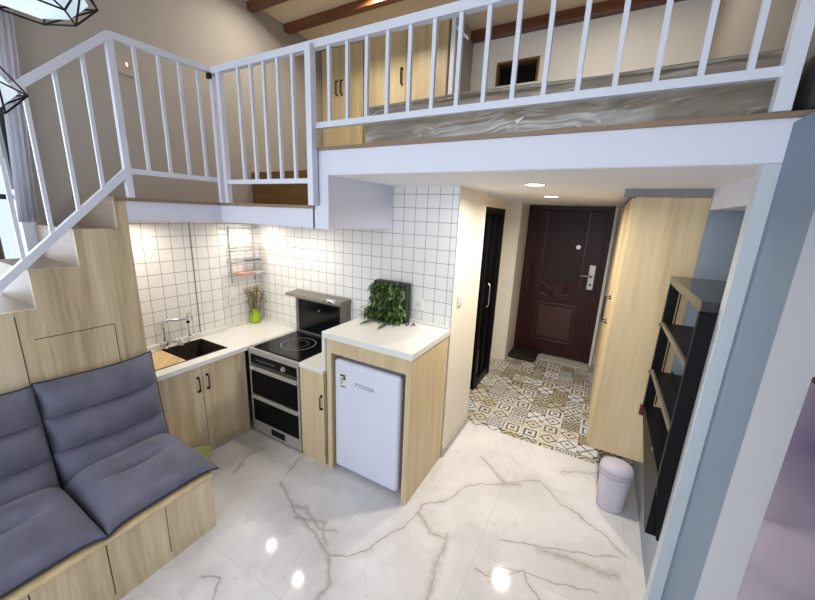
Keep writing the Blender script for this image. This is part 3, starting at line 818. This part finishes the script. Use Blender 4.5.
# vase with dried flowers
vs = thing('vase', (.075, -.13, .83), 'lime green glass vase of dried flowers in the worktop corner', 'vase')
bm = B(); lathe(bm, [(.042, 0), (.05, .01), (.052, .045), (.038, .095), (.03, .13), (.034, .155), (.03, .155), (.024, .13), (.026, .06)], (.075, -.13, .83), 20)
obj('body', bm, M['vase'], vs, smooth=True)
bm = B(); heads = B()
for k in range(46):
    a = rg.uniform(0, 2*PI); sp = rg.uniform(.0, .13); h_ = rg.uniform(.24, .37)
    tip = Vector((max(.03, .075+sp*math.cos(a)*.8), -.13+sp*math.sin(a)*1.1, .83+h_)); tip.y = min(tip.y, -.03)
    tube(bm, [(.075, -.13, .84), ((.075+tip.x)/2-.005, (-.13+tip.y)/2, .94), tip], .0014, 4)
    for q in range(5):
        o_ = Vector((rg.gauss(0, .010), rg.gauss(0, .010), rg.gauss(-.01, .016)))
        pp = tip+o_; pp.x = max(pp.x, .024); pp.y = min(pp.y, -.012)
        bmesh.ops.create_icosphere(heads, subdivisions=1, radius=rg.uniform(.004, .008), matrix=Matrix.Translation(pp))
obj('stems', bm, M['stem'], vs); obj('dried_flowers', heads, M['dried'], vs)

# wall rack
wr = thing('wall_rack', (.06, -.17, 1.25), 'chrome wire rack with three shallow shelves hung in the tiled corner', 'rack')
bm = B(); tube(bm, [(.035, -.43, 1.80), (.035, -.015, 1.80)], .006); 
for y_ in (-.41, -.06): tube(bm, [(.013, y_, 1.80), (.035, y_, 1.80)], .008)
obj('hanging_rail', bm, M['steel'], wr)
bm = B()
for y_ in (-.32, -.06): tube(bm, [(.03, y_, 1.82), (.022, y_, 1.76), (.022, y_, 1.27)], .008)
obj('upright', bm, M['steel'], wr)
for z_ in (1.585, 1.475, 1.345):
    bm = B(); tube(bm, [(.02, -.35, z_), (.14, -.35, z_), (.14, -.02, z_), (.02, -.02, z_)], .004, 6, closed=True)
    tube(bm, [(.02, -.35, z_+.03), (.14, -.35, z_+.03), (.14, -.02, z_+.03), (.02, -.02, z_+.03)], .003, 6, closed=True)
    for k in range(7): tube(bm, [(.02, -.32+.045*k, z_), (.14, -.32+.045*k, z_)], .002, 4)
    obj('shelf', bm, M['steel'], wr)
tag(obj('dish', bx(.035, .125, -.30, -.14, 1.352, 1.372, bev=.006), M['pink']), 'salmon pink dish on the bottom shelf of the chrome wire rack', 'dish')
tag(obj('knife_tray', bx(.05, .11, -.20, -.04, 1.482, 1.50, bev=.004), M['bluegrey']), 'slate blue tray on the middle shelf of the chrome wire rack', 'tray')
tag(obj('cup_tray', bx(.04, .12, -.12, -.04, 1.352, 1.366, bev=.004), M['plastic']), 'small white tray beside the pink dish on the wire rack', 'tray')

# sockets, switches
def socket(x, y, z, ax, label, cat, mat='plastic', w=.086, h=.086, name='wall_socket', rocker=False):
    s = thing(name, (x, y, z), label, cat)
    n = Vector(ax)
    def b(wd, hd, t0, t1, dz=0):
        if abs(n.x) > .5:
            a, c_ = sorted((x+n.x*t0, x+n.x*t1)); return bx(a, c_, y-wd/2, y+wd/2, z-hd/2+dz, z+hd/2+dz, bev=.0015)
        a, c_ = sorted((y+n.y*t0, y+n.y*t1)); return bx(x-wd/2, x+wd/2, a, c_, z-hd/2+dz, z+hd/2+dz, bev=.0015)
    obj('plate', b(w, h, 0.0005, .009), M[mat], s)
    if rocker: obj('rocker', b(w*.6, h*.62, .009, .013), M[mat], s)
    else:
        bm = B()
        for dx in (-.01, .01):
            if abs(n.x) > .5: box(bm, x+n.x*.009-.0005, x+n.x*.009+.0008, y+dx-.002, y+dx+.002, z-.012, z+.004)
            else: box(bm, x+dx-.002, x+dx+.002, y+n.y*.009-.0008, y+n.y*.009+.0005, z-.012, z+.004)
        obj('slots', bm, M['dark_print'], s)
    return s
socket(1.915, 0, 1.30, (0, -1, 0), 'white wall socket on the tiles right of the leafy planter', 'socket')
socket(.05-.038, -.33, 1.11, (1, 0, 0), 'white wall socket on the tiles left of the flower vase', 'socket')
socket(XH+.004, .15, 1.345, (1, 0, 0), 'white light switch on the cream wall end before the black door', 'light switch', name='light_switch', rocker=True)
socket(2.025, 2.4, 1.13, (0, -1, 0), 'beige light switch on the cream wall between the two doors', 'light switch', name='light_switch', rocker=True, w=.1)
s_ = socket(0, -.975, 2.93, (1, 0, 0), 'square wall socket with a tiny lit charger high on the stair wall', 'socket', w=.13, h=.12, mat='taupe')
obj('indicator', bx(.009, .013, -.985, -.970, 2.925, 2.95), M['red_led'], s_)

# ================================================================== LIGHTS
def downlight(x, y, z, label, power, r=.055, group=None, col=(1, .92, .80)):
    d = thing('downlight', (x, y, z), label, 'downlight', group)
    bm = B(); ring(bm, x, y, z-.004, r*.92, r*1.12, 32)
    r0 = bmesh.ops.extrude_face_region(bm, geom=bm.faces[:]); bmesh.ops.translate(bm, verts=[v for v in r0['geom'] if isinstance(v, bmesh.types.BMVert)], vec=(0, 0, .0035))
    obj('trim_ring', bm, M['plastic'], d)
    obj('diffuser', lathe(B(), [(r*.92, 0), (r*.92, -.003), (r*.3, -.006)], (x, y, z-.001), 28), M['lamp_warm'], d)
    l = bpy.data.lights.new('downlight_lamp', 'AREA'); l.shape = 'DISK'; l.size = r*1.8; l.energy = power; l.color = col; l.spread = 2.9
    o = bpy.data.objects.new('downlight_lamp', l); C.objects.link(o); o.parent = d; o.location = (0, 0, -.012)
    return d
WL = 1.0
downlight(2.71, -.07, ZLB-.002, 'round warm downlight in the loft underside nearer the kitchen', 11*WL, .06)
downlight(2.66, 1.04, ZLB-.002, 'round warm downlight in the loft underside nearer the entry door', 13*WL, .06)
downlight(.25, -.25, ZS, 'small warm downlight under the walkway above the vase', 1.7*WL, .035)
downlight(.81, -.37, ZS, 'small warm downlight under the walkway above the hob', 2.1*WL, .035)
downlight(.28, -1.12, ZS, 'small warm downlight added under the walkway above the sink', 1.8*WL, .035)  # added lamp without a seen fitting, evens the warm light over the sink
downlight(1.12, .36, 3.8, 'round downlight in the beamed ceiling in front of the golden wardrobe', 7*WL, .05)
downlight(.5, -.1, 3.8, 'round downlight in the beamed ceiling above the walkway', 6*WL, .05)
downlight(2.9, .6, 3.8, 'round downlight in the beamed ceiling above the mattress', 6*WL, .05)

# geometric pendants
def pendant(c, R, label, rot):
    d = thing('pendant_lamp', c, label, 'pendant lamp', 'geometric pendant lamps in the stairwell')
    c = Vector(c)
    def layer(rad, z, n=6, off=0): return [c+Vector((rad*math.cos(rot+off+2*PI*k/n), rad*math.sin(rot+off+2*PI*k/n), z)) for k in range(n)]
    mid = layer(R, 0); lo = layer(R*.62, -R*.42); hi = layer(R*.45, R*.75)
    bm = B()
    k_ = .86
    g1 = [bm.verts.new(c+(p-c)*k_) for p in mid]; g2 = [bm.verts.new(c+(p-c)*k_) for p in lo]; g3 = [bm.verts.new(c+(p-c)*k_) for p in hi]
    for j in range(6):
        i2 = (j+1) % 6
        bm.faces.new((g1[j], g1[i2], g2[i2], g2[j])); bm.faces.new((g3[j], g3[i2], g1[i2], g1[j]))
    bm.faces.new(g2[::-1]); bm.faces.new(g3)
    obj('glass_shade', bm, M['pendant'], d)
    bm = B(); wr_ = .0028
    for j in range(6):
        i2 = (j+1) % 6
        for a, b in ((mid[j], mid[i2]), (lo[j], lo[i2]), (hi[j], hi[i2]), (mid[j], lo[j]), (mid[j], hi[j]), (mid[j], lo[i2])):
            tube(bm, [a, b], wr_, 5)
    apex = c+Vector((0, 0, -R*.42))
    obj('wire_cage', bm, M['black'], d)
    bm = B(); lathe(bm, [(.02, 0), (.022, .05), (.008, .07)], (c.x, c.y, c.z+R*.72), 12); obj('socket_cap', bm, M['black'], d)
    obj('cord', tube(B(), [(c.x, c.y, c.z+R*.75), (c.x, c.y, 3.72 if abs(c.y+1.6) < .1 else 3.8)], .003, 6), M['black'], d)
def raypt(u, w, t_): return CAM+(FW+RT*(u-407.5)/345.81+UP*(300-w)/345.81)*t_
pendant(raypt(24, -20, .98), .165, 'glowing faceted pendant lamp in a black wire cage at the top left corner', .5)
pendant(raypt(-50, 80, 1.0), .155, 'glowing faceted pendant lamp in a black wire cage cut by the left edge', .4)

# ================================================================== CURTAIN
bm = B(); n = 60
def cy(k): return -1.61+(.085)*k/n
fr_, bk_ = [], []
for k in range(n+1):
    y_ = cy(k); a = .014*math.sin(k*.32)+.004*math.sin(k*1.9)
    fr_.append([bm.verts.new((.05+a*(1-.35*z), y_-.075*(1-z), 1.85+z*1.22)) for z in (0, .33, .66, 1)])
for k in range(n):
    for j in range(3): bm.faces.new((fr_[k][j], fr_[k+1][j], fr_[k+1][j+1], fr_[k][j+1]))
rr_ = bmesh.ops.solidify(bm, geom=bm.faces[:], thickness=.003)
tag(obj('curtain', bm, M['curtain'], smooth=True), 'sheer white curtain hanging beside the stair window', 'curtain')
bm = B(); tube(bm, [(.075, -3.4, 3.08), (.075, -1.42, 3.08)], .012, 10)
for y_ in (-3.3, -1.46): tube(bm, [(0.0, y_, 3.08), (.075, y_, 3.08)], .008, 8)
tag(obj('curtain_rod', bm, M['white_metal']), 'white rod the sheer curtain hangs from', 'curtain rod')

# ================================================================== LOFT FURNITURE
def wardrobe(x0, x1, y0, y1, z1, mat, label, handles, seams):
    wd = thing('wardrobe', ((x0+x1)/2, (y0+y1)/2, ZL), label, 'wardrobe')
    obj('body', bx(x0, x1, y0+.02, y1, ZL, z1), M[mat], wd)
    ed = [x0]+seams+[x1]
    for i in range(len(ed)-1):
        d_ = obj('door', bx(ed[i]+.002, ed[i+1]-.002, y0, y0+.02, ZL+.03, z1-.005, bev=.0015), M[mat], wd)
        for hx in handles:
            if ed[i] < hx < ed[i+1]: handle_z(hx, y0, 3.275, 3.42, (0, -1, 0), d_, out=.03, r=.009)
    return wd
wardrobe(.01, .60, 1.0, 1.44, 3.76, 'oak_gold', 'narrow oak wardrobe with two close-set dark handles behind the loft post', [.24, .31], [.275])
wardrobe(.63, 1.59, .99, 1.44, 3.76, 'oak_gold', 'wide oak wardrobe with dark handles above the left end of the mattress', [1.10, 1.18], [1.14])
bm = B(); tube(bm, [(1.66, .95, ZL), (1.66, .95, 3.72)], .02, square=True)
tube(bm, [(1.67, .95, 3.66), (1.80, .95, 3.54)], .01, square=True)
tag(obj('metal_support', bm, M['white_metal']), 'white metal upright with angled brace beside the wide wardrobe', 'support')
mt = thing('mattress', (2.7, -.1, ZL), 'grey mattress still wrapped in shiny plastic lying behind the loft railing', 'mattress')
bm = bx(1.81, 3.59, -.62, .50, ZL+.01, 2.57, bev=.03, seg=4)
bmesh.ops.subdivide_edges(bm, edges=[e for e in bm.edges if e.calc_length() > .3], cuts=24, use_grid_fill=True)
for v_ in bm.verts:
    v_.co.z += .006*math.sin(v_.co.x*9)*math.sin(v_.co.y*7+1) if v_.co.z > 2.5 else 0
    v_.co.y += .006*math.sin(v_.co.x*14+v_.co.z*20)
obj('core', bm, M['mattress'], mt, smooth=True)
bm = B()
tube(bm, [(1.84, -.615, 2.565), (2.4, -.622, 2.572), (3.0, -.615, 2.566), (3.575, -.62, 2.57)], .008, 8)
obj('edge_piping', bm, M['mattress'], mt)
prism(bm := B(), [(2.69, 2.43), (2.735, 2.445), (2.70, 2.41)], 'y', -.63, -.628); obj('tape_flap', bm, M['plastic'], mt)

# ================================================================== RIGHT SIDE
tc = thing('hall_cabinet', (3.45, 1.3, .38), 'tall wall-hung pale oak cabinet beside the entry door', 'cabinet')
obj('side_panel', bx(3.262, 3.629, .24, .262, .38, 2.148), M['oak_smooth'], tc)
obj('body', bx(3.264, 3.625, .262, 2.5, .38, 2.148), M['oak_smooth'], tc)
for k in range(5):
    y0 = .264+.446*k
    d_ = obj('door', bx(3.244, 3.262, y0+.002, y0+.442, .385, 2.143, bev=.0015), M['oak_smooth'], tc)
    if k < 2: handle_z(3.244, y0+(.405 if k == 0 else .05), 1.22, 1.42, (-1, 0, 0), d_, out=.035, r=.006)
tb = thing('waste_bin', (3.45, .165, 0), 'small pale lilac waste bin with a domed lid under the oak cabinet', 'bin')
bm = B(); lathe(bm, [(.078, 0), (.085, .008), (.098, .29), (.1, .30)], (3.448, .17, 0), 32, sx=1, sy=.8); obj('body', bm, M['bin'], tb, smooth=True)
bm = B(); lathe(bm, [(.102, .302), (.103, .33), (.094, .355), (.06, .371), (.02, .375)], (3.448, .17, 0), 32, sx=1, sy=.8)
obj('lid', bm, M['bin'], tb, smooth=True)
obj('band', lathe(B(), [(.099, .27), (.1035, .272), (.104, .30), (.1, .301)], (3.448, .17, 0), 32, sx=1, sy=.8), plain('bin_band', lin(186, 178, 190), .4), tb, smooth=True)

rk = thing('folding_rack', (3.6, -.27, .6), 'black metal folding wall rack with steel-edged shelves and smoked top in the blue niche', 'rack')
XR = 3.505
bm = B(); box(bm, XR, 3.9, -.655, .115, 1.655, 1.70, bev=.003); obj('top_shelf', bm, M['rack_top'], rk)
bm = B(); box(bm, XR, XR+.05, .085, .115, .86, 1.655); box(bm, XR+.055, XR+.06, .07, .085, .9, 1.65)
obj('upright', bm, M['black'], rk)
bm = B(); box(bm, XR, 3.9, -.665, -.64, .86, 1.655); prism(bm, [(XR, .86), (3.552, .56), (3.62, .56), (3.62, .86)], 'y', -.665, -.64)
obj('near_panel', bm, M['black'], rk)
for z_, dz in ((1.425, .0), (1.12, .0)):
    sf_ = obj('shelf', bx(XR+.012, 3.9, -.635, .08, z_-.02, z_), M['black'], rk)
    obj('edge_strip', bx(XR, XR+.012, -.635, .08, z_-.022, z_+.002), M['dark_steel'], sf_)
bm = B(); prism(bm, [(.115, .87), (.115, .84), (-.6, .56), (-.64, .56), (-.64, .87)], 'x', XR+.005, XR+.10)
obj('lower_panel', bm, M['black'], rk)
bm = B()
for k in range(3): tube(bm, [(3.575, -.6655, 1.60-.035*k), (3.575, -.669, 1.60-.035*k)], .008, 12)
for (y_, z_) in ((.07, 1.415), (.07, 1.11), (-.5, .92)): tube(bm, [(XR-.01, y_, z_), (XR-.016, y_, z_)], .01, 12)
obj('bolts', bm, M['chrome'], rk)
obj('back_panel', bx(3.60, 3.612, -.64, .085, .87, 1.13), M['black'], rk)
obj('bracket', bx(XR-.012, XR+.02, .09, .122, .80, .86), M['red_bracket'], rk)

tv = thing('television', (3.58, -1.9, .92), 'dark glossy wall television at the bottom right corner of the photo', 'television')
obj('casing', bx(3.561, 3.590, -2.7, -1.372, .75, 1.685, bev=.004), M['black'], tv)
obj('screen', bx(3.5585, 3.561, -2.69, -1.382, .76, 1.675), M['tv'], tv)

tag(obj('dark_block', bx(3.625, 3.74, -.70, -.585, ZL+.019, 2.55, bev=.03, seg=3), M['black_matt'], smooth=True), 'small dark block behind the right end post of the loft railing', 'bag')  # plain dark block filling the small black patch beside the end post
# things on the floor
bm = B(); lathe(bm, [(.045, 0), (.055, .006), (.086, .13), (.094, .14), (.084, .142), (.05, .014), (.01, .012)], (.658, -1.15, 0), 28, sx=.95, sy=1.15)
tag(obj('basin', bm, M['green'], smooth=True), 'pale green plastic basin on the floor between bench and sink cabinet', 'basin')
sh = thing('door_mat', (2.3, 2.75, 0), 'black rubber mat with brown bristles in the corner before the entry door', 'mat')
obj('tray', bx(2.135, 2.52, 2.56, 2.93, 0, .05, bev=.012), M['tray'], sh)
bm = B(); box(bm, 2.16, 2.5, 2.552, 2.565, .0, .042, bev=.003); box(bm, 2.17, 2.48, 2.58, 2.74, .045, .056, bev=.003)
obj('bristles', bm, M['bristle'], sh)
# tree outside the window
tr = thing('tree', (-3.2, -1.2, 0), 'green tree seen through the stair window', 'tree')
obj('trunk', tube(B(), [(-3.2, -1.2, -1), (-3.2, -1.2, 2.4)], .08, 8), M['bark'], tr)
bm = B()
for k in range(26):
    q = Vector((-3.2+rg.gauss(0, .4), -1.3+rg.gauss(0, .6), 3.05+rg.gauss(0, .3)))
    bmesh.ops.create_icosphere(bm, subdivisions=2, radius=rg.uniform(.15, .3), matrix=Matrix.Translation(q))
for v_ in bm.verts: v_.co += Vector((rg.gauss(0, .03), rg.gauss(0, .03), rg.gauss(0, .03)))
obj('crown', bm, M['tree'], tr)
